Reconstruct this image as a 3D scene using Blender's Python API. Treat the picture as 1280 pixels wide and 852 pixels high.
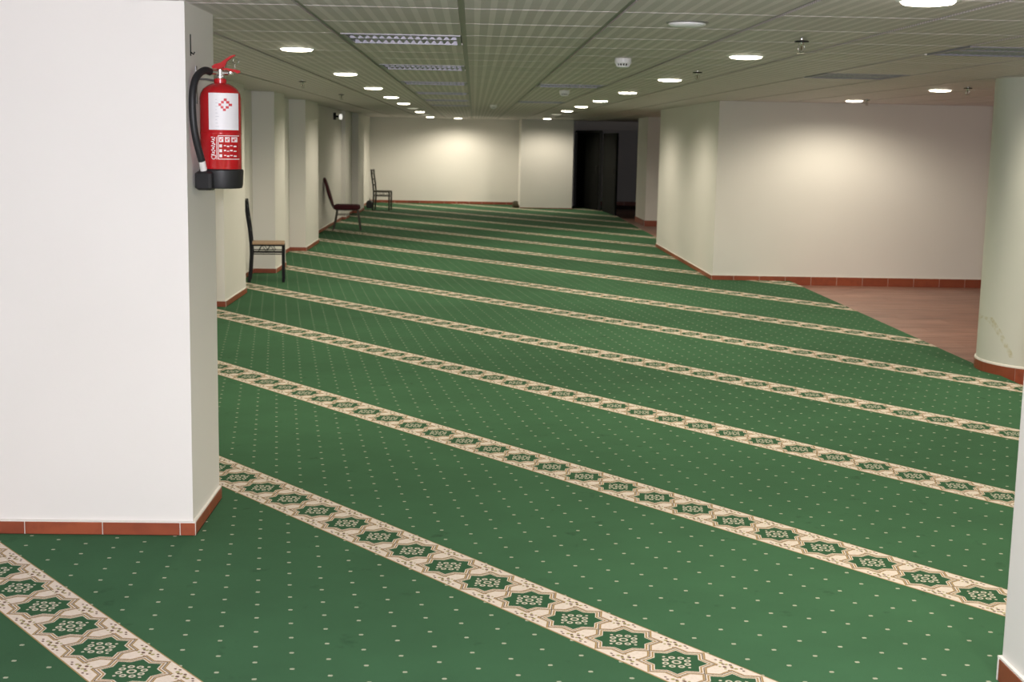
import bpy, math, random
from mathutils import Vector, Matrix
random.seed(7)
sc = bpy.context.scene
col = sc.collection
for o in list(bpy.data.objects): bpy.data.objects.remove(o)

# ------------------------------------------------------------------ camera
CAM_H = 1.73
FPX = 1672.3
YAW, PITCH, ROLL = .0310, .1490, .0190
fw = Vector((math.sin(YAW)*math.cos(PITCH), math.cos(YAW)*math.cos(PITCH), -math.sin(PITCH)))
r0 = Vector((math.cos(YAW), -math.sin(YAW), 0)); u0 = r0.cross(fw)
rt = r0*math.cos(ROLL) + u0*math.sin(ROLL)
up = -r0*math.sin(ROLL) + u0*math.cos(ROLL)
cd = bpy.data.cameras.new('camera'); cam = bpy.data.objects.new('camera', cd); col.objects.link(cam)
cam.matrix_world = Matrix(((rt.x, up.x, -fw.x, 0), (rt.y, up.y, -fw.y, 0), (rt.z, up.z, -fw.z, CAM_H), (0, 0, 0, 1)))
cd.sensor_fit = 'HORIZONTAL'; cd.sensor_width = 36.0; cd.lens = 36.0*FPX/1280.0
cd.clip_start = .05; cd.clip_end = 200
cd.dof.use_dof = True; cd.dof.focus_distance = 6.0; cd.dof.aperture_fstop = 6.3
sc.camera = cam

# ------------------------------------------------------------------ world, exposure
w = bpy.data.worlds.new('world'); sc.world = w; w.use_nodes = True
w.node_tree.nodes['Background'].inputs[0].default_value = (.02, .02, .02, 1)
w.node_tree.nodes['Background'].inputs[1].default_value = .3
vs = sc.view_settings
vs.view_transform = 'Standard'; vs.look = 'None'; vs.gamma = 1; vs.use_curve_mapping = False
vs.exposure = 0.0
LAMP = 14.0
SPOT = 112.0
LAMP_COL = (1.0, .905, .72)
FLASH = 270.0

# the photographer's flash, on the camera
ld = bpy.data.lights.new('camera_flash', 'AREA'); ld.shape = 'DISK'; ld.size = .12; ld.energy = FLASH
ld.color = (.95, .92, 1.0)
flash = bpy.data.objects.new('camera_flash', ld); col.objects.link(flash)
flash.location = (0.0, -.02, CAM_H + .08)
flash.rotation_euler = (math.radians(90 - 4), 0, -YAW)

# ------------------------------------------------------------------ helpers
class V:
    """tiny expression wrapper over shader math nodes"""
    nt = None
    def __init__(s, sock): s.s = sock
    @staticmethod
    def op(o, *a):
        n = V.nt.nodes.new('ShaderNodeMath'); n.operation = o
        for i, x in enumerate(a):
            if isinstance(x, V): V.nt.links.new(x.s, n.inputs[i])
            else: n.inputs[i].default_value = x
        return V(n.outputs[0])
    def __add__(s, o): return V.op('ADD', s, o)
    __radd__ = __add__
    def __sub__(s, o): return V.op('SUBTRACT', s, o)
    def __rsub__(s, o): return V.op('SUBTRACT', o, s)
    def __mul__(s, o): return V.op('MULTIPLY', s, o)
    __rmul__ = __mul__
    def __truediv__(s, o): return V.op('DIVIDE', s, o)
    def abs(s): return V.op('ABSOLUTE', s)
    def fract(s): return V.op('FRACT', s)
    def lt(s, o): return V.op('LESS_THAN', s, o)
    def gt(s, o): return V.op('GREATER_THAN', s, o)
    def sqrt(s): return V.op('SQRT', s)
def vmin(a, b): return V.op('MINIMUM', a, b)
def vmax(a, b): return V.op('MAXIMUM', a, b)
def hyp(a, b): return (a*a + b*b).sqrt()
def ring(d, r, wd): return (d - r).abs().lt(wd)

def new_mat(name, color=(.8, .8, .8), rough=.6, metal=0, spec=.5):
    m = bpy.data.materials.new(name); m.use_nodes = True
    b = m.node_tree.nodes['Principled BSDF']
    b.inputs['Base Color'].default_value = (*color, 1); b.inputs['Roughness'].default_value = rough
    b.inputs['Metallic'].default_value = metal; b.inputs['Specular IOR Level'].default_value = spec
    V.nt = m.node_tree
    return m, m.node_tree, b
def mixc(nt, fac, a, b):
    n = nt.nodes.new('ShaderNodeMix'); n.data_type = 'RGBA'
    if isinstance(fac, V): nt.links.new(fac.s, n.inputs[0])
    elif hasattr(fac, 'node'): nt.links.new(fac, n.inputs[0])
    else: n.inputs[0].default_value = fac
    for i, x in ((6, a), (7, b)):
        if hasattr(x, 'node'): nt.links.new(x, n.inputs[i])
        else: n.inputs[i].default_value = (*x, 1)
    return n.outputs[2]
def noise(nt, scale, detail=3, vec=None, rough=.5):
    n = nt.nodes.new('ShaderNodeTexNoise'); n.inputs['Scale'].default_value = scale
    n.inputs['Detail'].default_value = detail; n.inputs['Roughness'].default_value = rough
    if vec is not None: nt.links.new(vec, n.inputs['Vector'])
    return n.outputs['Fac']
def ramp(nt, f, lo, hi):
    n = nt.nodes.new('ShaderNodeMapRange'); nt.links.new(f, n.inputs[0])
    n.inputs[1].default_value = lo; n.inputs[2].default_value = hi
    return n.outputs[0]
def bump(nt, b, f, strength, dist=.01):
    n = nt.nodes.new('ShaderNodeBump'); n.inputs['Strength'].default_value = strength
    n.inputs['Distance'].default_value = dist; nt.links.new(f, n.inputs['Height'])
    nt.links.new(n.outputs[0], b.inputs['Normal'])
def coord(nt, kind='Object'):
    return nt.nodes.new('ShaderNodeTexCoord').outputs[kind]
def world_pos(nt): return nt.nodes.new('ShaderNodeNewGeometry').outputs['Position']
def simple(name, color, rough=.6, metal=0, spec=.5, var=.12, scale=30, bmp=0):
    """plain procedural material with slight tone variation"""
    m, nt, b = new_mat(name, color, rough, metal, spec)
    c = mixc(nt, noise(nt, scale, 3, world_pos(nt)), tuple(x*(1-var) for x in color), tuple(min(1, x*(1+var)) for x in color))
    nt.links.new(c, b.inputs['Base Color'])
    if bmp: bump(nt, b, noise(nt, scale*6, 2, world_pos(nt)), bmp, .002)
    return m

class MB:
    """collects shapes and links them as ONE mesh object"""
    def __init__(s): s.v = []; s.f = []; s.uv = {}
    def add(s, vs, fs):
        k = len(s.v); s.v += [tuple(p) for p in vs]; s.f += [tuple(i + k for i in f) for f in fs]; return s
    def box(s, x0, x1, y0, y1, z0, z1):
        return s.add([(x0,y0,z0),(x1,y0,z0),(x1,y1,z0),(x0,y1,z0),(x0,y0,z1),(x1,y0,z1),(x1,y1,z1),(x0,y1,z1)],
              [(0,3,2,1),(4,5,6,7),(0,1,5,4),(1,2,6,5),(2,3,7,6),(3,0,4,7)])
    def cbox(s, x0, x1, y0, y1, z0, z1, c):
        """box with chamfered edges"""
        vs = []
        for z, i in ((z0, c), (z0 + c, 0), (z1 - c, 0), (z1, c)):
            a0, a1, b0, b1 = x0 + i, x1 - i, y0 + i, y1 - i
            vs += [(a0+c,b0,z),(a1-c,b0,z),(a1,b0+c,z),(a1,b1-c,z),(a1-c,b1,z),(a0+c,b1,z),(a0,b1-c,z),(a0,b0+c,z)]
        fs = [tuple(range(7, -1, -1)), tuple(range(24, 32))]
        for r in range(3):
            for i in range(8):
                j = (i+1) % 8; fs.append((r*8+i, r*8+j, r*8+8+j, r*8+8+i))
        return s.add(vs, fs)
    def prism(s, pts, z0, z1):
        n = len(pts)
        return s.add([(x,y,z0) for x,y in pts] + [(x,y,z1) for x,y in pts],
              [tuple(range(n-1,-1,-1)), tuple(range(n,2*n))] + [(i,(i+1)%n,n+(i+1)%n,n+i) for i in range(n)])
    def lathe(s, prof, c=(0,0,0), n=32, cap=True):
        vs = []; fs = []
        for r, z in prof:
            for i in range(n):
                a = 2*math.pi*i/n; vs.append((c[0]+r*math.cos(a), c[1]+r*math.sin(a), c[2]+z))
        m = len(prof)
        for k in range(m-1):
            for i in range(n):
                j = (i+1) % n; fs.append((k*n+i, k*n+j, (k+1)*n+j, (k+1)*n+i))
        if cap: fs += [tuple(range(n-1,-1,-1)), tuple(range((m-1)*n, m*n))]
        return s.add(vs, fs)
    def tube(s, pts, r, n=8, sq=None, flat=1.0):
        """sweep along pts; r radius or list; sq: square section turned by 45 degrees"""
        pts = [Vector(p) for p in pts]; rs = r if isinstance(r, (list, tuple)) else [r]*len(pts)
        if sq: n = 4
        vs = []; fs = []; ref = None
        for i, p in enumerate(pts):
            t = (pts[min(i+1, len(pts)-1)] - pts[max(i-1, 0)]).normalized()
            if ref is None:
                ref = Vector((0,1,0)) if abs(t.y) < .9 else Vector((1,0,0))
            a = (ref - t*ref.dot(t)).normalized(); b = t.cross(a); ref = a
            for k in range(n):
                an = 2*math.pi*(k + (.5 if sq else 0))/n
                q = rs[i]*(1.414 if sq else 1)
                vs.append(p + a*math.cos(an)*q + b*math.sin(an)*q*flat)
        m = len(pts)
        for i in range(m-1):
            for k in range(n):
                j = (k+1) % n; fs.append((i*n+k, i*n+j, (i+1)*n+j, (i+1)*n+k))
        fs += [tuple(range(n-1,-1,-1)), tuple(range((m-1)*n, m*n))]
        return s.add(vs, fs)
    def patch(s, c, r, a0, a1, z0, z1, n=6):
        """piece of a cylinder's skin, angles in degrees"""
        vs = []
        for i in range(n+1):
            a = math.radians(a0 + (a1-a0)*i/n)
            for z in (z0, z1): vs.append((c[0]+r*math.cos(a), c[1]+r*math.sin(a), c[2]+z))
        return s.add(vs, [(2*i, 2*i+2, 2*i+3, 2*i+1) for i in range(n)])
    def mesh(s, name, mat, smooth=False):
        me = bpy.data.meshes.new(name); me.from_pydata(s.v, [], s.f); me.materials.append(mat)
        if smooth:
            me.polygons.foreach_set('use_smooth', [True]*len(me.polygons))
            try: me.set_sharp_from_angle(angle=math.radians(40))
            except Exception: pass
        return me
    def build(s, name, mat, parent=None, smooth=False, loc=None, rz=0):
        return link(name, s.mesh(name, mat, smooth), parent, loc, rz)
def link(name, me, parent=None, loc=None, rz=0):
    o = bpy.data.objects.new(name, me); col.objects.link(o)
    if parent: o.parent = parent
    if loc: o.location = loc
    if rz: o.rotation_euler.z = rz
    return o
def tag(o, label, cat, group=None, kind=None):
    o['label'] = label; o['category'] = cat
    if group: o['group'] = group
    if kind: o['kind'] = kind
    return o
def empty(name, loc, label, cat, group=None, rz=0):
    o = bpy.data.objects.new(name, None); col.objects.link(o); o.location = loc; o.rotation_euler.z = rz
    o.empty_display_size = .1
    return tag(o, label, cat, group)
def struct(o, label, cat): return tag(o, label, cat, kind='structure')
def copy_tree(o, parent=None):
    c = o.copy(); col.objects.link(c); c.parent = parent
    for ch in [x for x in bpy.data.objects if x.parent == o]: copy_tree(ch, c)
    return c

# ------------------------------------------------------------------ materials
def wall_material():
    m, nt, b = new_mat('wall_paint', (.76, .73, .66), .55, 0, .35)
    n = noise(nt, 1.3, 4, world_pos(nt))
    nt.links.new(mixc(nt, n, (.74, .715, .68), (.79, .77, .74)), b.inputs['Base Color'])
    bump(nt, b, noise(nt, 60, 3, world_pos(nt)), .08, .003)
    return m
WALL = wall_material()
TERRA = None
def terra_material():
    m, nt, b = new_mat('terracotta', (.33, .075, .03), .38)
    oi = nt.nodes.new('ShaderNodeObjectInfo').outputs['Random']
    c1 = mixc(nt, oi, (.25, .058, .026), (.34, .082, .036))
    c2 = mixc(nt, ramp(nt, noise(nt, 14, 5, world_pos(nt)), .45, .8), c1, (.22, .05, .025))
    nt.links.new(c2, b.inputs['Base Color'])
    return m
TERRA = terra_material()
GROUT = simple('white_grout', (.72, .69, .64), .8)
def plank_material():
    m, nt, b = new_mat('red_plank', (.3, .15, .11), .42)
    oi = nt.nodes.new('ShaderNodeObjectInfo').outputs['Random']
    mp = nt.nodes.new('ShaderNodeMapping'); mp.inputs['Scale'].default_value = (.7, 9, 1)
    nt.links.new(world_pos(nt), mp.inputs[0])
    n = noise(nt, 2.2, 5, mp.outputs[0], .6)
    c1 = mixc(nt, oi, (.36, .19, .145), (.28, .14, .105))
    nt.links.new(mixc(nt, ramp(nt, n, .42, .62), c1, (.18, .088, .066)), b.inputs['Base Color'])
    return m
PLANK = plank_material()

GREEN = (.030, .110, .042)
def field_material():
    m, nt, b = new_mat('green_pile', GREEN, .95, 0, .1)
    uv = coord(nt, 'UV'); sx = nt.nodes.new('ShaderNodeSeparateXYZ'); nt.links.new(uv, sx.inputs[0])
    u, v = V(sx.outputs[0]), V(sx.outputs[1])
    PU, PV = .244, .14
    def dots(ou, ov):
        a = ((u + ou)/PU).fract() - .5; c = ((v + ov)/PV).fract() - .5
        a, c = a*PU, c*PV
        # small hexagonal knots, long side across the hall
        x = (a*.617 + c*.787).abs(); y = (a*-.787 + c*.617).abs()
        return vmax(x*.75 + y*.35, y).lt(.0066)
    d = vmax(dots(0, 0), dots(PU/2, PV/2))
    n1 = noise(nt, 2.2, 5, world_pos(nt), .6)
    c = mixc(nt, ramp(nt, n1, .3, .75), (.036, .099, .047), (.044, .122, .058))
    c = mixc(nt, ramp(nt, noise(nt, 5.5, 6, world_pos(nt), .65), .62, .74), c, (.019, .060, .027))
    c = mixc(nt, ramp(nt, noise(nt, 260, 2, world_pos(nt)), .3, .7), c, mixc(nt, .35, c, (.06, .15, .075)))
    oi = nt.nodes.new('ShaderNodeObjectInfo').outputs['Random']
    hs = nt.nodes.new('ShaderNodeHueSaturation'); nt.links.new((V(oi)*.22 + .88).s, hs.inputs['Value']); nt.links.new(c, hs.inputs['Color']); c = hs.outputs[0]
    c = mixc(nt, d, c, (.42, .42, .32))
    nt.links.new(c, b.inputs['Base Color'])
    bump(nt, b, noise(nt, 350, 2, world_pos(nt)), .5, .004)
    return m
FIELD = field_material()
BW, PER = .29, .255
def border_material():
    m, nt, b = new_mat('star_border', (.6, .55, .48), .95, 0, .1)
    uv = coord(nt, 'UV'); sx = nt.nodes.new('ShaderNodeSeparateXYZ'); nt.links.new(uv, sx.inputs[0])
    u, v = V(sx.outputs[0]), V(sx.outputs[1])
    x = ((u/PER).fract() - .5)*PER; y = v
    ax, ay = x.abs(), y.abs()
    sq = vmax(ax, ay); dia = (ax + ay)*.7071
    st = vmin(sq, dia)                       # union of two squares: eight-pointed star
    cream = (.72, .64, .57); gold = (.34, .23, .10); dark = (.10, .075, .05); green = (.032, .096, .044)
    wob = noise(nt, 90, 2, world_pos(nt))
    c = mixc(nt, ramp(nt, wob, .3, .7), cream, (.64, .56, .48))
    # flecks between the medallions, towards both edges
    bx = PER/2 - ax
    fl = None
    for (px, py, r) in ((.0, .098, .008), (.020, .112, .0065), (.0, .126, .007), (.045, .130, .006), (.030, .088, .006), (.062, .122, .0055)):
        q = hyp(bx - px, (ay - py)*1.3).lt(r); fl = q if fl is None else vmax(fl, q)
    c = mixc(nt, fl, c, (.13, .07, .045))
    lf = None
    for (px, py, r) in ((.012, .118, .006), (.034, .116, .007), (.012, .088, .005)):
        q = hyp(bx - px, ay - py).lt(r); lf = q if lf is None else vmax(lf, q)
    c = mixc(nt, lf, c, (.33, .30, .12))
    c = mixc(nt, ring(st, .0955, .0032), c, gold)
    c = mixc(nt, ring(st, .0895, .0018), c, dark)
    c = mixc(nt, ring(st, .0800, .0030), c, gold)
    c = mixc(nt, st.lt(.0735), c, green)
    # flower of eight petals
    a = vmax(ax, ay); e = vmin(ax, ay)
    p1 = ring(hyp(a - .0370, e - .0153), .0085, .0032)
    p2 = ring(hyp(ax, ay), .013, .0035)
    p3 = hyp(a - .060, e).lt(.0055)
    c = mixc(nt, vmax(vmax(p1, p2), p3), c, (.56, .52, .42))
    c = mixc(nt, ay.gt(BW/2 - .0045), c, (.36, .25, .11))
    nt.links.new(c, b.inputs['Base Color'])
    bump(nt, b, noise(nt, 350, 2, world_pos(nt)), .5, .004)
    return m
BORDER = border_material()

TX, TY, TX0, TY0 = .672, .735, -.06, 5.75
CZ = 2.27
def tile_material():
    m, nt, b = new_mat('perforated_tile', (.42, .41, .39), .5, .0, .4)
    uv = world_pos(nt); sx = nt.nodes.new('ShaderNodeSeparateXYZ'); nt.links.new(uv, sx.inputs[0])
    x, y = V(sx.outputs[0]), V(sx.outputs[1])
    a = (((x - TX0)*(10/TX)).fract() - .5).abs(); c = (((y - TY0)*(22/TY)).fract() - .5).abs()
    hole = vmax(a*1.0, c*.9).lt(.30)
    oi = nt.nodes.new('ShaderNodeObjectInfo').outputs['Random']
    base = mixc(nt, oi, (.69, .615, .625), (.75, .67, .68))
    nt.links.new(mixc(nt, hole, base, (.48, .425, .425)), b.inputs['Base Color'])
    return m
TILE = tile_material()
VOID = simple('ceiling_void', (.05, .05, .045), .9)
RAIL = simple('rail_metal', (.20, .19, .175), .35, .3)
WHITE_PLASTIC = simple('white_plastic', (.78, .77, .78), .4, var=.03)
CHROME = simple('chrome', (.75, .74, .73), .18, 1, var=.04)
STEEL = simple('louvre_aluminium', (.30, .29, .335), .4, .2, var=.05)
BLACK_METAL = simple('black_painted_metal', (.006, .006, .007), .5, 0, .2)
DARK_PLASTIC = simple('dark_plastic', (.018, .018, .02), .45)
def emit_material(name, colr, s):
    m, nt, b = new_mat(name, (.9, .9, .85), .4)
    b.inputs['Emission Color'].default_value = (*colr, 1); b.inputs['Emission Strength'].default_value = s
    return m
LIT = emit_material('lit_diffuser', LAMP_COL, LAMP)
DIM = emit_material('dim_diffuser', LAMP_COL, LAMP*.03)

# ------------------------------------------------------------------ the setting
XL = -2.78           # left wall line
YB = 36.3            # far wall
RZ = -.055           # bare floor lies lower than the carpeted platform
XR = 7.6; YN = -4.0; YF = 38.2
# floors
fb = MB(); fb.box(-3.2, XR+.2, YN-.2, YF+.2, -.2, RZ-.008)
red = struct(fb.build('floor', simple('floor_joint', (.12, .06, .045), .8)), 'red brown plank floor beyond the green carpet on the right', 'floor')
pf = MB(); pf.box(XL-.1, 4.09, YN, 17.09, RZ-.006, -.012); pf.box(XL-.1, 3.09, 17.09, 22.5, RZ-.006, -.012); pf.box(XL-.1, 3.39, 22.5, YB, RZ-.006, -.012)
plat = struct(pf.build('floor', simple('platform_board', (.06, .05, .035), .8)), 'low platform that carries the green carpet', 'floor')
# red planks, laid across the hall
PW, PL = .33, 1.25
plank_me = {}
def plank(x0, x1, y0, y1):
    wx, wy = round(x1-x0, 3), round(y1-y0, 3)
    if (wx, wy) not in plank_me:
        plank_me[(wx, wy)] = MB().cbox(-wx/2+.0015, wx/2-.0015, -wy/2+.002, wy/2-.002, -.010, 0, .0015).mesh('floor_plank', PLANK)
    link('floor_plank', plank_me[(wx, wy)], red, ((x0+x1)/2, (y0+y1)/2, RZ))
def planks(xa, xb, ya, yb):
    y = ya; k = 0
    while y < yb - .01:
        y1 = min(y + PW, yb); x = xa - (k % 3)*PL/3
        while x < xb - .01:
            a, c = max(x, xa), min(x + PL, xb)
            if c - a > .02: plank(a, c, y, y1)
            x += PL
        y = y1; k += 1
planks(4.10, XR, 9.2, 17.10)
planks(3.40, 6.5, 22.50, 36.0)

# carpet: rotated rolls, each a green field with its star border
DU = (.617, -.787); DN = (.787, .617)
Y0 = [.65, 3.02, 5.42, 7.79, 10.14, 12.47, 14.92, 17.22, 19.70, 22.05, 24.42, 26.75, 29.10, 31.42, 33.62, 35.95, 38.3]
EDGE = [y*.617 for y in Y0]
def clip(poly, f):
    out = []
    for i, p in enumerate(poly):
        q = poly[(i+1) % len(poly)]; a, c = f(p), f(q)
        if a >= 0: out.append(p)
        if (a >= 0) != (c >= 0):
            t = a/(a-c); out.append((p[0]+(q[0]-p[0])*t, p[1]+(q[1]-p[1])*t))
    return out
XC = XL + .003
DOM = [(XC, 4.10, YN+.1, 2.598), (XC, 1.748, 2.598, 4.164), (2.402, 4.10, 2.598, 4.164), (XC, 4.10, 4.164, 5.676), (-1.186, 4.10, 5.676, 6.302), (XC, 4.10, 6.302, 13.566),
       (-2.491, 4.10, 13.566, 14.852), (XC, 4.10, 14.852, 17.036), (-2.486, 4.10, 17.036, 17.085), (-2.486, 3.085, 17.085, 17.982), (XC, 3.085, 17.982, 20.436), (-2.521, 3.085, 20.436, 22.122),
       (XC, 3.085, 22.122, 22.5), (XC, 3.40, 22.5, 28.486), (-2.686, 3.40, 28.486, 29.402), (XC, 3.40, 29.402, 30.986), (-2.626, 3.40, 30.986, 32.602), (XC, 3.40, 32.602, 34.586), (XC, 1.196, 34.586, YB-.014), (2.552, 3.40, 34.586, YB-.014)]
def strip_mesh(name, v0, v1, vref, mat, zt=0.0, dom=None):
    vs, fs, uvs = [], [], []
    for (x0, x1, y0, y1) in (dom or DOM):
        p = [(x0, y0), (x1, y0), (x1, y1), (x0, y1)]
        p = clip(p, lambda q: q[0]*DN[0] + q[1]*DN[1] - v0)
        if len(p) > 2: p = clip(p, lambda q: v1 - q[0]*DN[0] - q[1]*DN[1])
        if len(p) < 3: continue
        k = len(vs); n = len(p)
        vs += [(x, y, zt) for x, y in p] + [(x, y, -.012) for x, y in p]
        fs.append(tuple(range(k, k+n))); fs.append(tuple(range(k+2*n-1, k+n-1, -1)))
        fs += [(k+(i+1) % n, k+i, k+n+i, k+n+(i+1) % n) for i in range(n)]
    if not vs: return None
    me = bpy.data.meshes.new(name); me.from_pydata(vs, [], fs); me.materials.append(mat)
    uvl = me.uv_layers.new(name='UVMap')
    for lp in me.loops:
        x, y, z = me.vertices[lp.vertex_index].co
        uvl.data[lp.index].uv = (x*DU[0] + y*DU[1], x*DN[0] + y*DN[1] - vref)
    return me
carpet = empty('prayer_carpet', (0, 8, 0), 'green carpet with cream star borders covering the hall floor', 'carpet')
carpet.location = (0, 0, 0)
for k in range(len(EDGE)):
    top = EDGE[k]                                   # far edge of border k
    lo = EDGE[k-1] if k else -6.0
    if k == 10:   # this roll is cut in two by the wall block
        link('carpet_roll', strip_mesh('carpet_roll', lo + .0015, top - BW, lo, FIELD, dom=[d for d in DOM if d[3] <= 17.09]), carpet)
    me = strip_mesh('carpet_roll', lo + .0015, top - BW, lo, FIELD, dom=[d for d in DOM if d[3] > 17.09] if k == 10 else DOM)
    if me is None: continue
    ro = link('carpet_roll', me, carpet)
    mb_ = strip_mesh('border_stripe', top - BW, top, top - BW/2, BORDER, .0012)
    if mb_: link('border_stripe', mb_, ro)['label'] = 'cream border with green eight-pointed stars'
me = strip_mesh('carpet_roll', EDGE[-1] + .0015, EDGE[-1] + 6, EDGE[-1], FIELD)
if me: link('carpet_roll', me, carpet)

# skirting: single terracotta tiles along a run, thin white grout on top
TL = .335
tile_me = {}
def skirting(parent, p0, p1, z0, z1, out, off=0.0, thick=.012):
    """p0->p1 on the wall face, out = unit normal pointing into the room"""
    dx, dy = p1[0]-p0[0], p1[1]-p0[1]; L = math.hypot(dx, dy); ang = math.atan2(dy, dx)
    if (-math.sin(ang))*out[0] + math.cos(ang)*out[1] > 0:     # keep local -y = outwards
        p0, p1 = p1, p0; dx, dy = -dx, -dy; ang = math.atan2(dy, dx)
    s = -off
    while s < L - .003:
        a, c = max(s, 0), min(s + TL, L); ln = round(c - a, 3); s += TL
        if ln < .012: continue
        key = (ln, round(z1-z0, 3))
        if key not in tile_me:
            tile_me[key] = MB().cbox(-ln/2+.0018, ln/2-.0018, -thick, .0, 0, z1-z0, .002).mesh('skirting_tile', TERRA)
        m = (a + c)/2
        link('skirting_tile', tile_me[key], parent, (p0[0]+dx/L*m, p0[1]+dy/L*m, z0), ang)
    g = MB().box(0, L, -thick*.72, 0, 0, z1-z0-.0005).box(0, L, -thick*.9, 0, z1-z0, z1-z0+.007)
    g.build('grout_line', GROUT, parent, False, (p0[0], p0[1], z0), ang)
SK = .055
def box_struct(name, x0, x1, y0, y1, z0, label, cat, z1=CZ):
    o = MB().box(x0, x1, y0, y1, z0, z1+.02).build(name, WALL); return struct(o, label, cat)
def base_run(name, label, runs):
    o = bpy.data.objects.new(name, None); col.objects.link(o); struct(o, label, 'baseboard')
    for r in runs: skirting(o, *r)
    return o
# near left pillar (its front face fills the left of the picture)
p = box_struct('pillar', XL, -1.20, 5.69, 6.30, 0, 'large near white pillar carrying the fire extinguisher', 'pillar')
skirting(p, (-2.78, 5.69), (-1.188, 5.69), .0, SK, (0, -1), .15)
skirting(p, (-1.20, 5.69), (-1.20, 6.30), .0, SK, (1, 0))
# near right pillar, only its left face is seen
p = box_struct('pillar', 1.762, 2.40, 2.6, 4.15, 0, 'near white pillar cut by the right edge of the picture', 'pillar')
skirting(p, (1.762, 2.6), (1.762, 4.15), .0, .075, (-1, 0), .12)
skirting(p, (1.75, 4.15), (2.4, 4.15), .0, .075, (0, 1))
# pilasters of the left wall
for i, (y0, y1, x, lb) in enumerate([
        (13.58, 14.85, -2.505, 'cream wall pilaster nearest, in front of the black chair with tan seat'),
        (17.05, 17.98, -2.50, 'cream wall pilaster just behind the black chair with tan seat'),
        (20.45, 22.12, -2.535, 'cream wall pilaster in front of the maroon chair'),
        (28.5, 29.4, -2.70, 'shallow cream pilaster behind the maroon chair'),
        (31.0, 32.6, -2.64, 'cream pilaster beside the farthest chair')]):
    p = box_struct('pilaster', XL, x, y0, y1, 0, lb, 'pilaster')
    skirting(p, (XL, y0), (x+.012, y0), .0, SK, (0, -1))
    skirting(p, (x, y0), (x, y1), .0, SK, (1, 0))
wl = box_struct('wall_left', XL-.2, XL, YN, YB, RZ, 'long cream wall on the left behind the chairs', 'wall')
base_run('baseboard_left', 'terracotta skirting between the left pilasters',
   [((XL, a), (XL, c), .0, SK, (1, 0)) for a, c in ((6.3, 13.58), (14.85, 17.05), (17.98, 20.45), (22.12, 28.5), (29.4, 31.0), (32.6, YB))])
# far wall and its projecting part
wb = box_struct('wall_back', XL-.2, 2.57, YB, YB+.2, RZ, 'cream far end wall lit by one ceiling lamp', 'wall')
base_run('baseboard_back', 'terracotta skirting of the far end wall', [((XL, YB), (1.21, YB), .0, .07, (0, -1))])
p = box_struct('pillar', 1.21, 2.55, 34.6, YB, 0, 'projecting cream pier of the far wall left of the dark doors', 'pillar')
skirting(p, (1.21, 34.6), (2.55, 34.6), .0, .02, (0, -1)); skirting(p, (1.21, 34.6), (1.21, YB), .0, SK, (-1, 0))
# dark lobby behind the doors
lob = box_struct('wall_lobby', 2.55, XR, YF, YF+.2, RZ, 'shadowed wall at the end of the dark lobby', 'wall')
base_run('baseboard_lobby', 'dark skirting at the end of the lobby', [((3.3, YF), (5.2, YF), RZ, .055, (0, -1))])
# wall above and beside the doors, running at a slant
def slab(name, a, c, th, z0, z1, mat, parent=None):
    dx, dy = c[0]-a[0], c[1]-a[1]; L = math.hypot(dx, dy); nx, ny = -dy/L*th, dx/L*th
    return MB().prism([a, c, (c[0]+nx, c[1]+ny), (a[0]+nx, a[1]+ny)], z0, z1).build(name, mat, parent)
dl = MB().box(2.55, 2.72, 36.1, 36.22, 0, CZ+.02).box(2.72, XR, 36.1, 36.22, 2.04, CZ+.02).build('wall_lintel', WALL); struct(dl, 'plastered lintel over the dark double doors', 'wall')
# right block
blk = box_struct('wall_right', 3.10, XR, 17.10, 22.48, RZ, 'wide cream wall block on the right with a bright lamp pool', 'wall')
base_run('baseboard_right', 'terracotta tile skirting along the right wall block',
   [((3.088, 17.10), (XR, 17.10), RZ, .055, (0, -1), .05), ((3.10, 17.10), (3.10, 22.48), RZ, .05, (-1, 0))])
# pillar in the gap behind the block
p = box_struct('pillar', 3.72, 4.7, 28.9, 30.6, RZ, 'cream pillar in the gap left of the right wall block', 'pillar')
skirting(p, (3.708, 28.9), (4.7, 28.9), RZ, .065, (0, -1)); skirting(p, (3.72, 28.9), (3.72, 30.6), RZ, .065, (-1, 0))
# outer walls that close the room
struct(MB().box(XR, XR+.2, YN-.2, YF+.2, RZ, CZ+.02).build('wall_east', WALL), 'outer wall far to the right', 'wall')
struct(MB().box(-3.2, XR+.2, YN-.2, YN, RZ, CZ+.02).build('wall_front', WALL), 'wall behind the photographer', 'wall')

# round column
CX, CY, CR = 4.585, 10.36, .545
def column_material():
    m, nt, b = new_mat('column_paint', (.70, .69, .62), .45, 0, .4)
    n = noise(nt, 1.5, 4, world_pos(nt))
    c = mixc(nt, n, (.56, .565, .51), (.62, .625, .57))
    # chipped yellow scrape near the foot
    sx = nt.nodes.new('ShaderNodeSeparateXYZ'); nt.links.new(world_pos(nt), sx.inputs[0])
    x, z = V(sx.outputs[0]), V(sx.outputs[2])
    d = ((z - .29) + (x - 4.10)*2.6).abs(); near = hyp((z - .29)*1.0, x - 4.10).lt(.15)
    nn = noise(nt, 24, 4, world_pos(nt), .7)
    s = d.lt(.035)*near*V(ramp(nt, nn, .42, .70))
    c = mixc(nt, s, c, (.46, .43, .27))
    nt.links.new(c, b.inputs['Base Color'])
    return m
cm = MB().lathe([(CR, RZ), (CR, CZ+.02)], (CX, CY, 0), 72)
rc = struct(cm.build('column', column_material(), None, True), 'round greenish white column standing on the carpet edge', 'column')
n = 10; hz = .075
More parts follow.
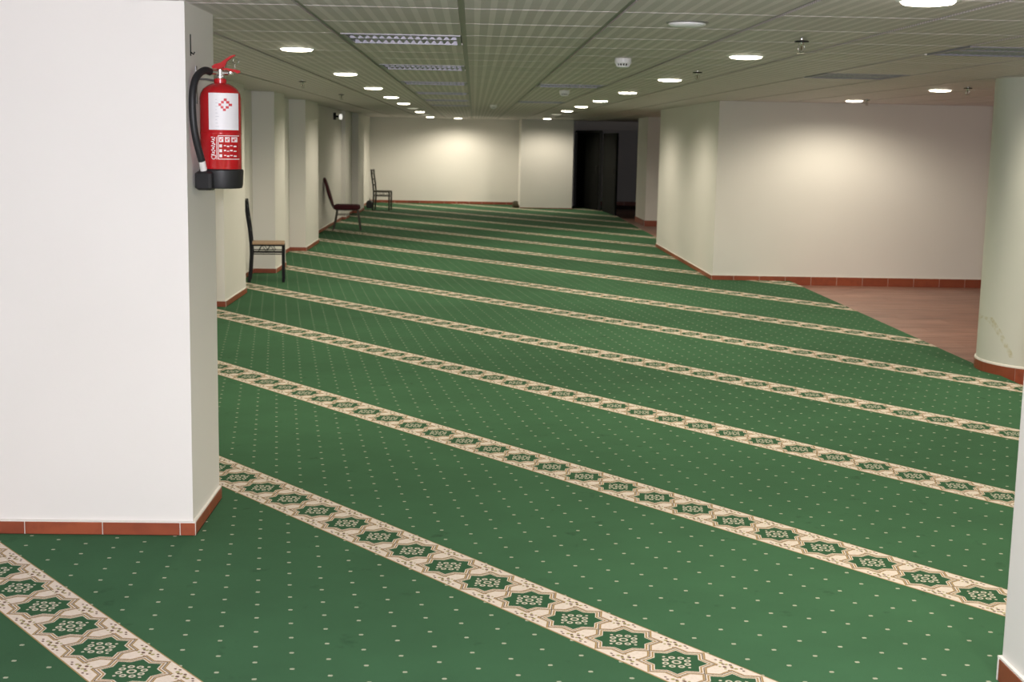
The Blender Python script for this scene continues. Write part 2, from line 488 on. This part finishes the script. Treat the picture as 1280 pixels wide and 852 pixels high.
for i in range(n):
    a0 = 2*math.pi*i/n + .1; m_ = MB(); vs = []; st = 8
    for j in range(st+1):
        a = a0 + (2*math.pi/n)*(.004 + .992*j/st)
        for r, z in ((CR, RZ), (CR+.012, RZ), (CR+.012, hz), (CR, hz)): vs.append((CX+r*math.cos(a), CY+r*math.sin(a), z))
    fs = [(0,1,2,3), tuple(4*st+q for q in (3,2,1,0))]
    for j in range(st):
        for q in range(4): fs.append((4*j+q, 4*j+4+q, 4*j+4+(q+1) % 4, 4*j+(q+1) % 4))
    m_.add(vs, fs).build('skirting_tile', TERRA, rc)
MB().lathe([(CR+.0005, RZ), (CR+.009, RZ), (CR+.009, hz-.004), (CR+.013, hz), (CR+.011, hz+.012), (CR+.0005, hz+.016)], (CX, CY, 0), 72, False).build('grout_line', GROUT, rc, True)

# ------------------------------------------------------------------ ceiling
ce = MB().box(-3.2, XR+.2, YN-.2, YF+.2, CZ+.018, CZ+.12)
ceil_o = struct(ce.build('ceiling', VOID), 'suspended ceiling of perforated metal tiles', 'ceiling')
GX, GY = .014, .0022
cells_x = range(-5, 12); cells_y = range(-13, 45)
LOUV = []        # (ix, iy) cells that hold louvre panels
for iy in (-2, 2, 6, 10, 14, 18, 22): LOUV.append((-1, iy))
LOUV += [(1, 10), (4, 2), (4, 6), (1, 18)]
tmesh = MB().add([], [])
hx, hy = TX/2-GX, TY/2-GY
tmesh.add([(-hx,-hy,0),(hx,-hy,0),(hx,hy,0),(-hx,hy,0),(-hx-.0,-hy,.010),(hx,-hy,.010),(hx,hy,.010),(-hx,hy,.010)],
          [(0,3,2,1),(4,5,6,7),(0,1,5,4),(1,2,6,5),(2,3,7,6),(3,0,4,7)])
# folded lip along the two cross edges
tmesh.box(-hx, hx, -hy, -hy+.005, -.0007, .001); tmesh.box(-hx, hx, hy-.005, hy, -.0007, .001)
tme = tmesh.mesh('ceiling_tile', TILE)
far = MB()
nt_ = 0
for iy in cells_y:
    for ix in cells_x:
        if (ix, iy) in LOUV: continue
        cx, cy = TX0 + (ix+.5)*TX, TY0 + (iy+.5)*TY
        if cx > XR or cx < XL - .3: continue
        if 4.2 < cy < 15.5:
            link('ceiling_tile', tme, ceil_o, (cx, cy, CZ)); nt_ += 1
        else:
            far.box(cx-hx, cx+hx, cy-hy, cy+hy, CZ, CZ+.01)
fo = far.build('ceiling_tile', TILE, ceil_o); fo['kind'] = 'stuff'
for ix in range(-5, 13):
    x = TX0 + ix*TX
    if XL - .3 < x < XR:
        MB().box(x-.0155, x+.0155, YN, YF, CZ+.009, CZ+.019).build('ceiling_rail', RAIL, ceil_o)

# louvre panels
def make_louvre():
    root = empty('louvre_panel', (0,0,0), 'x', 'louvre')
    f = MB(); X, Y = TX/2-.02, TY/2-.02
    for a in (-1, 1):
        f.box(-X, X, a*Y - (.03 if a > 0 else 0), a*Y + (.03 if a < 0 else 0), -.004, .02)
        f.box(a*X - (.022 if a > 0 else 0), a*X + (.022 if a < 0 else 0), -Y+.03, Y-.03, -.004, .02)
    f.build('frame', STEEL, root)
    fin = MB()
    fin.add([(-.004,-Y+.03,.002),(.004,-Y+.03,.002),(.016,-Y+.03,.016),(-.016,-Y+.03,.016),(-.004,Y-.03,.002),(.004,Y-.03,.002),(.016,Y-.03,.016),(-.016,Y-.03,.016)],
            [(0,1,2,3),(7,6,5,4),(0,4,5,1),(1,5,6,2),(2,6,7,3),(3,7,4,0)])
    fm = fin.mesh('louvre_fin', STEEL)
    for i in range(14): link('louvre_fin', fm, root, (-X+.04+(2*X-.08)*(i+.5)/14, 0, 0))
    MB().box(-X+.022, X-.022, -.02, .02, 0, .016).build('centre_bar', STEEL, root)
    return root
lv = make_louvre()
LL = {(-1,2): 'nearest louvre panel in the ceiling right of the first left lamp', (-1,6): 'second louvre panel in the ceiling centre row, behind the nearest',
      (1,10): 'louvre panel in the ceiling behind the white smoke detector', (4,2): 'louvre panel in the ceiling beside the top of the round column',
      (4,6): 'louvre panel in the ceiling before the right wall block', (-1,-2): 'louvre panel in the ceiling row just above the frame', (-1,10): 'third louvre panel of the ceiling centre row',
      (-1,14): 'fourth louvre panel of the ceiling centre row', (-1,18): 'fifth louvre panel of the ceiling centre row', (-1,22): 'farthest louvre panel of the ceiling centre row',
      (1,18): 'distant louvre panel in the ceiling left of the right lamp row'}
for i, c in enumerate(LOUV):
    o = lv if i == 0 else copy_tree(lv)
    o.location = (TX0+(c[0]+.5)*TX, TY0+(c[1]+.5)*TY, CZ)
    tag(o, LL[c], 'louvre', 'louvre panels in the ceiling')

# downlights
def make_downlight(mat):
    root = empty('downlight', (0,0,0), 'x', 'lamp')
    MB().lathe([(.100, .0), (.100, -.006), (.116, -.004), (.120, .0)], (0,0,0), 32, False).build('trim_ring', WHITE_PLASTIC, root, True)
    MB().lathe([(.101, -.001), (.098, -.009), (.090, -.015), (.060, -.019), (.012, -.021)], (0,0,0), 32).build('diffuser', mat, root, True)
    if mat is LIT:
        l = bpy.data.lights.new('lamp_beam', 'SPOT'); l.energy = SPOT; l.color = LAMP_COL; l.spot_size = math.radians(168); l.spot_blend = .55; l.shadow_soft_size = .08
        link('lamp_beam', l, root, (0, 0, -.05))
    return root
dlit = make_downlight(LIT); ddim = make_downlight(DIM); first = {True: True, False: True}
ordn = ['nearest', 'second', 'third', 'fourth', 'fifth', 'sixth', 'seventh', 'eighth', 'ninth', 'tenth', 'eleventh', 'twelfth', 'thirteenth']
def lamp(x, y, label, lit=True):
    src = dlit if lit else ddim
    o = src if first[lit] else copy_tree(src); first[lit] = False
    o.location = (x, y, CZ); tag(o, label, 'lamp', 'round downlights in the ceiling')
lamps = []
for i in range(9): lamp(-1.11, 8.54+3.21*i, ('dim ' if i in (5, 7) else '') + 'round downlight, %s in view of the left ceiling row' % ordn[i], i not in (5, 7))
for i, y in enumerate((5.03, 8.38, 11.62, 14.80, 18.0, 21.2, 24.4, 27.6)): lamp(1.67, y, ('dim ' if i == 7 else '') + 'round downlight, %s in view of the right ceiling row' % ordn[i], i != 7)
lamp(-.42, 35.25, 'round downlight just before the far end wall')
lamp(1.80, 33.4, 'round downlight before the projecting far pier')
lamp(4.35, 12.60, 'round downlight between round column and right wall block')
lamp(4.49, 15.95, 'round downlight close to the right wall block, left of its sprinkler')
lamp(4.35, 25.3, 'round downlight behind the right wall block, lighting the pillar there')
for x, y in ((-1.11, -1.1), (1.67, 1.8), (1.67, -1.4), (4.35, 9.0), (4.35, 6.2), (4.35, 3.0)):
    lamp(x, y, 'round downlight %s, outside the picture' % {(-1.11, -1.1): 'behind the photographer on the left', (1.67, 1.8): 'just above the photographer', (1.67, -1.4): 'behind the photographer on the right', (4.35, 9.0): 'beside the round column', (4.35, 6.2): 'behind the near right pillar', (4.35, 3.0): 'far right of the photographer'}[(x, y)])

# sprinklers
def make_sprinkler():
    root = empty('sprinkler', (0,0,0), 'x', 'sprinkler')
    MB().lathe([(.024, -.010), (.028, -.012), (.028, -.016), (.010, -.018)], (0,0,0), 20).build('escutcheon', BLACK_METAL, root, True)
    MB().lathe([(.009, .0), (.009, -.026), (.006, -.030)], (0,0,0), 12).build('body', CHROME, root, True)
    f = MB()
    for s in (-1, 1): f.tube([(s*.006, 0, -.024), (s*.013, 0, -.034), (s*.012, 0, -.050), (0, 0, -.060)], .0025, 6)
    f.build('frame', CHROME, root, True)
    MB().lathe([(.002, -.028), (.003, -.040), (.002, -.052)], (0,0,0), 8).build('bulb', simple('amber_bulb', (.10, .06, .03), .2), root, True)
    MB().lathe([(.017, -.060), (.018, -.062), (.017, -.063)], (0,0,0), 16).build('deflector', CHROME, root, True)
    return root
sp = make_sprinkler()
for i, (x, y, lb) in enumerate([(1.664, 6.93, 'chrome sprinkler head hanging before the first right-row lamp'), (1.664, 10.15, 'small chrome sprinkler head between the first two lamps on the right'),
      (-1.68, 13.34, 'sprinkler head in the ceiling left of the second left lamp'), (4.33, 11.83, 'sprinkler head nearest the round column'), (4.45, 15.3, 'sprinkler head close to the right wall block'),
      (-1.68, 17.2, 'faint sprinkler head farther along the left ceiling')]):
    o = sp if i == 0 else copy_tree(sp); o.location = (x, y, CZ); o.scale = (1.3, 1.3, 1.2); tag(o, lb, 'sprinkler', 'ceiling sprinklers')

# smoke detectors
def make_detector():
    root = empty('smoke_detector', (0,0,0), 'x', 'detector')
    MB().lathe([(.054, 0), (.055, -.030), (.051, -.034)], (0,0,0), 32).build('base', WHITE_PLASTIC, root, True)
    c = MB()
    for i in range(14):
        a = 2*math.pi*i/14; c.tube([(.046*math.cos(a), .046*math.sin(a), -.032), (.038*math.cos(a), .038*math.sin(a), -.050)], .004, 6)
    c.build('vent_cage', WHITE_PLASTIC, root)
    MB().lathe([(.036, -.030), (.034, -.052)], (0,0,0), 20).build('chamber', DARK_PLASTIC, root, True)
    MB().lathe([(.042, -.048), (.040, -.056), (.020, -.062), (.004, -.063)], (0,0,0), 24).build('cap', WHITE_PLASTIC, root, True)
    return root
sd = make_detector()
for i, (x, y, lb) in enumerate([(.967, 8.89, 'white smoke detector on the ceiling left of the first two right lamps'), (.972, 14.7, 'small distant smoke detector behind the louvre panel'), (.30, 21.3, 'tiny farthest smoke detector near the ceiling centre')]):
    o = sd if i == 0 else copy_tree(sd); o.location = (x, y, CZ); tag(o, lb, 'detector', 'smoke detectors')
# flush round speaker
rs = empty('ceiling_speaker', (.956, 6.17, CZ), 'flat round white speaker flush in the near ceiling', 'speaker')
MB().lathe([(.084, .0), (.086, -.006), (.096, -.004), (.098, 0)], (0,0,0), 40, False).build('rim', RAIL, rs, True)
MB().lathe([(.085, 0), (.084, -.010), (.074, -.017), (.045, -.021), (.01, -.022)], (0,0,0), 40).build('grille', WHITE_PLASTIC, rs, True)

# ------------------------------------------------------------------ dark doors
DARK = simple('dark_door_laminate', (.008, .0085, .008), .85, spec=.1, var=.2, scale=4)
DARKF = simple('dark_door_frame', (.012, .011, .010), .5)
dr = empty('door_frame', (2.60, 34.2, 0), 'x', 'door'); 
dr.name = 'door_1'; struct(dr, 'dark double door, standing half open in the dark corner', 'door')
def leaf(a, c, z0, z1, parent, name):
    dx, dy = c[0]-a[0], c[1]-a[1]; L = math.hypot(dx, dy); ang = math.atan2(dy, dx)
    o = MB().box(0, L, 0, .045, z0, z1).build(name, DARK, parent, False, (a[0]-2.60, a[1]-34.2, 0), ang)
    pm = MB().cbox(.09, L-.09, -.006, .001, z0+.12, z1-1.05, .004); pm.cbox(.09, L-.09, -.006, .001, z1-.9, z1-.12, .004)
    pm.build('panel', DARK, o)
    MB().tube([(L-.06, -.002, .95), (L-.06, -.045, .95), (L-.06, -.045, 1.12), (L-.06, -.002, 1.12)], .008, 8).build('handle', DARKF, o, True)
    return o
leaf((2.76, 35.98), (3.155, 34.02), .005, 1.96, dr, 'door_leaf')
leaf((3.25, 33.85), (3.36, 31.75), .005, 1.94, dr, 'door_leaf')
f = MB()
def jamb(x, y, s=.035, z1=1.98): f.box(x-s-2.60, x+s-2.60, y-s-34.2, y+s-34.2, 0, z1)
jamb(2.735, 36.03); jamb(3.20, 33.92, .035)
f.prism([(.11, 1.80), (.575, -.30), (.63, -.27), (.17, 1.83)], 1.965, 2.01)
f.build('frame', DARKF, dr)

# ------------------------------------------------------------------ chairs
TAN = simple('tan_seat_wood', (.42, .27, .16), .5, var=.25, scale=40)
def make_frame_chair(label, seat_mat, frame_mat, loc, rz, wdt=.40):
    """high-backed steel chair; faces +x, back at -x, origin on the floor in its middle"""
    root = empty('side_chair', loc, label, 'chair', None, rz)
    h2 = wdt/2; D = .20
    for s in (-1, 1):
        y = s*(h2 - .012)
        pts = [(-D-.005, y, 0), (-D+.012, y, .18), (-D+.022, y, .34), (-D+.018, y, .46), (-D+.004, y, .62), (-D-.022, y, .80), (-D-.040, y, .97)]
        MB().tube(pts, .0175, sq=True).build('back_post', frame_mat, root)
        MB().tube([(D-.004, y, 0), (D-.006, y, .22), (D-.004, y, .445)], .0170, sq=True).build('leg', frame_mat, root)
        for z in (.355, .335): MB().tube([(-D+.02, y, z), (D-.01, y, z)], .0055, sq=True).build('side_rail', frame_mat, root)
        zz = MB()
        for i in range(2):
            x0 = -.10 + i*.10
            zz.tube([(x0, y, .358), (x0+.05, y, .435), (x0+.10, y, .358)], .0045, 6)
        zz.build('truss_wire', frame_mat, root)
        MB().box(-D+.01, D-.01, y-.010, y+.010, .430, .447).build('seat_rail', frame_mat, root)
    MB().tube([(D-.006, -h2+.02, .34), (D-.006, h2-.02, .34)], .008, sq=True).build('front_rail', frame_mat, root)
    MB().tube([(-D+.02, -h2+.02, .36), (-D+.02, h2-.02, .36)], .008, sq=True).build('rear_rail', frame_mat, root)
    MB().cbox(-D+.025, D+.012, -h2, h2, .446, .468, .006).build('seat', seat_mat, root)
    for z, x in ((.60, -D+.006), (.74, -D-.012), (.88, -D-.031), (.945, -D-.037)):
        MB().cbox(x-.008, x+.008, -h2+.02, h2-.02, z-.022, z+.022, .004).build('back_slat', frame_mat, root)
    return root
make_frame_chair('black metal chair with tan seat between the two nearest left pilasters', TAN, BLACK_METAL, (-2.465, 16.13, .0018), .125)
OLIVE = simple('olive_black_metal', (.030, .029, .016), .45)
make_frame_chair('distant thin-framed dark chair before the far end wall', simple('dark_wood_seat', (.10, .085, .045), .5), OLIVE, (-2.19, 32.5, .0018), -.10, .36)
# maroon banquet chair
MAROON = simple('maroon_velvet', (.060, .006, .012), .9, var=.3, scale=60)
CHF = simple('grey_chair_tube', (.10, .095, .09), .35, .7)
bc = empty('banquet_chair', (-2.36, 25.15, .006), 'maroon upholstered banquet chair with grey metal legs', 'chair', None, .05)
for s in (-1, 1):
    y = s*.185
    MB().tube([(-.245, y*1.12, 0), (-.20, y*1.08, .18), (-.165, y, .40)], .0125, 8).build('leg', CHF, bc, True)
    MB().tube([(.265, y*1.05, 0), (.235, y*1.02, .22), (.205, y, .40)], .0125, 8).build('leg', CHF, bc, True)
    MB().tube([(-.20, y, .385), (.22, y, .385)], .010, 8).build('seat_rail', CHF, bc, True)
    MB().tube([(-.185, y*1.03, .29), (.222, y*1.03, .29)], .007, 6).build('side_stretcher', CHF, bc, True)
    MB().tube([(-.16, y, .40), (-.225, y*.97, .405), (-.262, y*.95, .47), (-.32, y*.95, .62), (-.36, y*.92, .76)], .011, 8).build('back_tube', CHF, bc, True)
# seat cushion: rounded slab
st = MB()
def rr(hx, hy, r, n=5):
    out = []
    for cx, cy, a0 in ((hx-r, hy-r, 0), (-hx+r, hy-r, 90), (-hx+r, -hy+r, 180), (hx-r, -hy+r, 270)):
        for i in range(n+1):
            a = math.radians(a0 + 90*i/n); out.append((cx + r*math.cos(a), cy + r*math.sin(a)))
    return out
def cushion(prof, hx, hy, r, cx=0, cy=0):
    vs, fs = [], []
    for ins, z in prof: vs += [(x+cx, y+cy, z) for x, y in rr(hx-ins, hy-ins, max(.01, r-ins))]
    n = len(vs)//len(prof); m = len(prof)
    for k in range(m-1):
        for i in range(n): fs.append((k*n+i, k*n+(i+1) % n, (k+1)*n+(i+1) % n, (k+1)*n+i))
    fs += [tuple(range(n-1,-1,-1)), tuple(range((m-1)*n, m*n))]
    return vs, fs
vs_, fs_ = cushion([(.02, .392), (.004, .40), (0, .425), (.004, .455), (.02, .472), (.06, .480)], .245, .225, .07, .012)
st.add(vs_, fs_).build('seat', MAROON, bc, True)
# oval back pad, leaning
prof = [(-.018, .93), (-.024, .985), (0, 1), (.024, .985), (.018, .93)]
vs2, fs2 = [], []; n = 28
for dx, sc_ in [(-.022, .90), (-.018, .97), (0, 1), (.018, .97), (.022, .90)]:
    for i in range(n):
        a = 2*math.pi*i/n; yy = .205*sc_*math.copysign(abs(math.cos(a))**.8, math.cos(a)); tt = .27*sc_*math.sin(a)
        z = .70 + tt; x = -.325 - tt*.30 + dx; vs2.append((x, yy, z))
for k in range(4):
    for i in range(n): fs2.append((k*n+i, (k+1)*n+i, (k+1)*n+(i+1) % n, k*n+(i+1) % n))
fs2 += [tuple(range(n)), tuple(range(5*n-1, 4*n-1, -1))]
MB().add(vs2, fs2).build('backrest', MAROON, bc, True)

# small things on the floor at the far end
bx = empty('bag', (-2.56, 33.4, 0), 'small dark bag on the carpet beside the farthest chair', 'bag')
vs_, fs_ = cushion([(.02, .0), (0, .02), (.004, .12), (.025, .17), (.05, .185)], .085, .13, .05)
MB().add(vs_, fs_).build('body', DARK_PLASTIC, bx, True)
MB().tube([(0, -.05, .17), (0, -.045, .22), (0, 0, .24), (0, .045, .22), (0, .05, .17)], .007, 6).build('handle', DARK_PLASTIC, bx, True)
OLV = simple('olive_cloth', (.060, .050, .025), .8, var=.3)
b2 = empty('bundle', (1.10, 34.75, 0), 'small dark olive bundle on the floor at the far corner', 'bundle')
vs_, fs_ = cushion([(.02, .0), (0, .03), (.006, .09), (.03, .14), (.06, .155)], .085, .11, .04)
MB().add(vs_, fs_).build('body', OLV, b2, True)
MB().tube([(-.07, 0, .145), (-.02, .03, .165), (.03, -.03, .165), (.07, .01, .145)], .012, 6).build('fold', OLV, b2, True)

# security lamp on the left wall
ew = empty('wall_spotlight', (XL, 26.9, 2.13), 'small black bracket lamp with white head high on the left wall', 'lamp')
MB().cbox(0, .05, -.05, .05, -.07, .07, .008).build('bracket', BLACK_METAL, ew)
MB().tube([(.04, 0, 0), (.11, -.02, -.01)], .018, 8).build('arm', BLACK_METAL, ew, True)
MB().lathe([(.014, .055), (.030, .045), (.036, .0), (.030, -.045), (.014, -.055)], (.145, -.03, -.01), 16).build('head', emit_material('white_head', (1, .98, .92), .7), ew, True)

# ------------------------------------------------------------------ fire extinguisher
EX, EY, EZ = -1.096, 5.90, 1.499
RED = None
def red_mat():
    m, nt, b = new_mat('extinguisher_red', (.56, .012, .014), .22, 0, .5)
    nt.links.new(mixc(nt, noise(nt, 12, 3, world_pos(nt)), (.42, .007, .011), (.49, .009, .014)), b.inputs['Base Color'])
    b.inputs['Coat Weight'].default_value = .5; b.inputs['Coat Roughness'].default_value = .06
    return m
RED = red_mat()
RUB = simple('black_rubber', (.012, .012, .014), .5)
LABEL = simple('label_paper', (.80, .78, .80), .5, var=.04)
PRINTR = simple('label_red_print', (.62, .06, .07), .5)
PRINTW = simple('label_white_print', (.80, .70, .70), .5, var=.05)
ext = empty('fire_extinguisher', (EX, EY, EZ), 'red fire extinguisher hung on the side of the near left pillar', 'extinguisher')
R = .0885
body = MB().lathe([(.080, .012), (R-.004, .02), (R, .035), (R, .232), (R+.0009, .234), (R+.0009, .238), (R, .240), (R, .385), (R-.004, .405), (R-.014, .424), (R-.034, .439), (.038, .447), (.026, .450)], (0,0,0), 56).build('cylinder', RED, ext, True)
# camera looks along +y and a little to -x: front of the body is the -y side
FA = -90 - 10.6
def ang(px): return FA + math.degrees(math.asin(max(-1, min(1, px/25.2))))
def zz(py): return (236 - py)*5.9/FPX*1.0          # heights measured on the body
lab = MB().patch((0,0,0), R+.0012, ang(-5.5), ang(24.6), zz(165), zz(121), 14).build('paper_label', LABEL, ext, True)
em = MB()
def on_body(px, py, w, h, r=R+.0018, mb=None):
    (mb or em).patch((0,0,0), r, ang(px-w/2), ang(px+w/2), zz(py+h/2), zz(py-h/2), max(2, int(w*.8)))
for i in range(3):
    for j in range(3):
        if (i, j) == (1, 1): continue
        on_body(13.5 + (i-j)*2.6 - .8*(i+j-2)*.3, 135 + (i+j-2)*3.0, 3.0, 3.0)
em.build('emblem', PRINTR, lab)
pr = MB()
for k in range(9): on_body(4.0 + (k % 3)*.6, 129 + k*4.0, 2.0 + (k*7 % 3), .5, R+.0018, pr)
pr.build('faint_print', simple('faint_grey_print', (.55, .54, .58), .6), lab)
ip = MB(); fr = R+.0010
# frame of the instruction panel with three pictograms above and three rows below
x0, x1, ya, yc = 5.8, 24.8, 172.0, 200.0
for y in (ya, yc): on_body((x0+x1)/2, y, x1-x0, .9, fr, ip)
on_body(x0, (ya+yc)/2, .9, yc-ya, fr, ip); on_body(4.0, (ya+yc)/2+1, .7, yc-ya-1, fr, ip)
for px in (9.3, 15.6, 21.6): on_body(px, 176.6, 4.6, 6.0, fr, ip)
for k, y in enumerate((184.2, 190.0, 196.0)):
    on_body(8.6, y, 3.0, 3.6, fr, ip)
    for q in range(4): on_body(13.2 + q*3.0, y + (.4 if q % 2 else -.4), 2.2, 1.2 + .5*((q+k) % 2), fr, ip)
# upright block of script at the left, circle mark below
for k in range(9):
    y = 174 + k*2.55
    on_body(-1.6 + (k % 2)*1.2, y, 2.6, 1.3, fr, ip); on_body(1.6 - (k % 3)*.7, y+.8, 1.4, 1.7, fr, ip)
for k in range(10):
    a = 2*math.pi*k/10; on_body(.2 + 2.6*math.cos(a), 197.5 + 2.6*math.sin(a), 1.3, 1.1, fr, ip)
ip.build('instruction_print', PRINTW, ext, True)
dk = MB(); 
for px in (9.3, 15.6, 21.6):
    on_body(px-.5, 177.2, 1.6, 2.6, fr+.0006, dk); on_body(px+1.0, 175.6, 1.2, 1.4, fr+.0006, dk)
dk.build('pictogram', PRINTR, ext, True)
# black boot with nozzle pocket at the left front
MB().lathe([(.078, .0), (.088, .002), (R+.004, .016), (R+.007, .078), (R+.001, .084)], (0,0,0), 56).build('base_boot', RUB, ext, True)
pk = MB().cbox(-.038, .038, -.036, .036, -.006, .074, .010).build('nozzle_pocket', RUB, ext, False, (-.052, -.082, 0), math.radians(-14))
before = set(bpy.data.objects)
# neck, valve, levers
MB().lathe([(.027, .488), (.027, .508), (.022, .512)], (0,0,0), 28).build('neck_collar', RED, ext, True)
vb = MB().lathe([(.020, .508), (.020, .520), (.016, .524), (.016, .548), (.012, .552)], (0,0,0), 20)
vb.tube([(.0, .0, .535), (.040, -.006, .535)], .0095, 12); vb.tube([(0, 0, .536), (-.036, -.032, .537)], .011, 12)
vb.build('valve', CHROME, ext, True)
MB().lathe([(.0135, -.007), (.0145, -.004), (.0145, .005), (.012, .007)], (0,0,0), 20).build('gauge', CHROME, ext, True, (.046, -.008, .535))
lev = MB()
prof = [(-.034, .562), (-.020, .572), (.004, .578), (.020, .590), (.046, .607), (.066, .613), (.067, .608), (.050, .598), (.030, .582), (.022, .560), (.0, .552), (-.030, .552)]
nP = len(prof)
lev.add([(x, -.012, z) for x, z in prof] + [(x, .012, z) for x, z in prof], [tuple(range(nP)), tuple(range(2*nP-1, nP-1, -1))] + [(i, nP+i, nP+(i+1) % nP, (i+1) % nP) for i in range(nP)])
lev.build('top_lever', RED, ext)
lo = MB(); prof = [(.012, .556), (.030, .556), (.060, .551), (.086, .546), (.088, .538), (.076, .533), (.060, .541), (.030, .547), (.012, .547)]
nP = len(prof)
lo.add([(x, -.011, z) for x, z in prof] + [(x, .011, z) for x, z in prof], [tuple(range(nP)), tuple(range(2*nP-1, nP-1, -1))] + [(i, nP+i, nP+(i+1) % nP, (i+1) % nP) for i in range(nP)])
lo.build('carry_handle', RED, ext)
pin = MB(); pts = [(.070 + .012*math.cos(2*math.pi*k/14), -.012, .585 + .012*math.sin(2*math.pi*k/14)) for k in range(15)]
pin.tube(pts, .0022, 6); pin.tube([(.062, -.004, .572), (.064, .0, .556)], .003, 6); pin.build('safety_pin', CHROME, ext, True)
# hose: leaves the valve towards the viewer's left, bows out and drops into the pocket
for o in set(bpy.data.objects) - before: o.location.z -= .042
hp = [(-.036, -.032, .495), (-.050, -.060, .500), (-.066, -.095, .488), (-.080, -.125, .460), (-.087, -.145, .415), (-.0885, -.155, .36), (-.0865, -.155, .29), (-.080, -.145, .22), (-.069, -.125, .155), (-.062, -.110, .118)]
def smooth(pts, k=5):
    out = []
    P = [Vector(p) for p in pts]; P = [P[0]*2-P[1]] + P + [P[-1]*2-P[-2]]
    for i in range(1, len(P)-2):
        for j in range(k):
            t = j/k; a, b_, c, d = P[i-1:i+3]
            out.append(.5*((2*b_) + (c-a)*t + (2*a-5*b_+4*c-d)*t*t + (3*b_-a-3*c+d)*t**3))
    return out + [P[-2]]
MB().tube(smooth(hp), .0155, 12).build('hose', RUB, ext, True)
fm_ = MB().tube([(-.0625, -.111, .122), (-.057, -.098, .078)], .0150, 12).build('hose_ferrule', simple('ferrule_white', (.72, .70, .68), .4), ext, True)
MB().tube([(-.058, -.100, .085), (-.054, -.088, .03)], [.011, .016], 12).build('nozzle', RUB, ext, True)
# wall bracket
br = MB().box(-.1035, -.100, -.012, .012, .36, .52); br.tube([(-.102, 0, .465), (-.06, 0, .465), (-.024, 0, .460)], .005, 6)
br.build('wall_bracket', simple('dull_steel', (.25, .25, .25), .4, .8), ext)
hk = empty('wall_hook', (-1.20, 5.795, 2.10), 'thin dark hook on the pillar side above the extinguisher hose', 'hook')
MB().cbox(0, .003, -.006, .006, -.045, .045, .001).build('plate', BLACK_METAL, hk)
MB().tube([(.002, 0, -.03), (.014, 0, -.038), (.018, 0, -.028)], .003, 6).build('prong', BLACK_METAL, hk)
print('tiles', nt_)
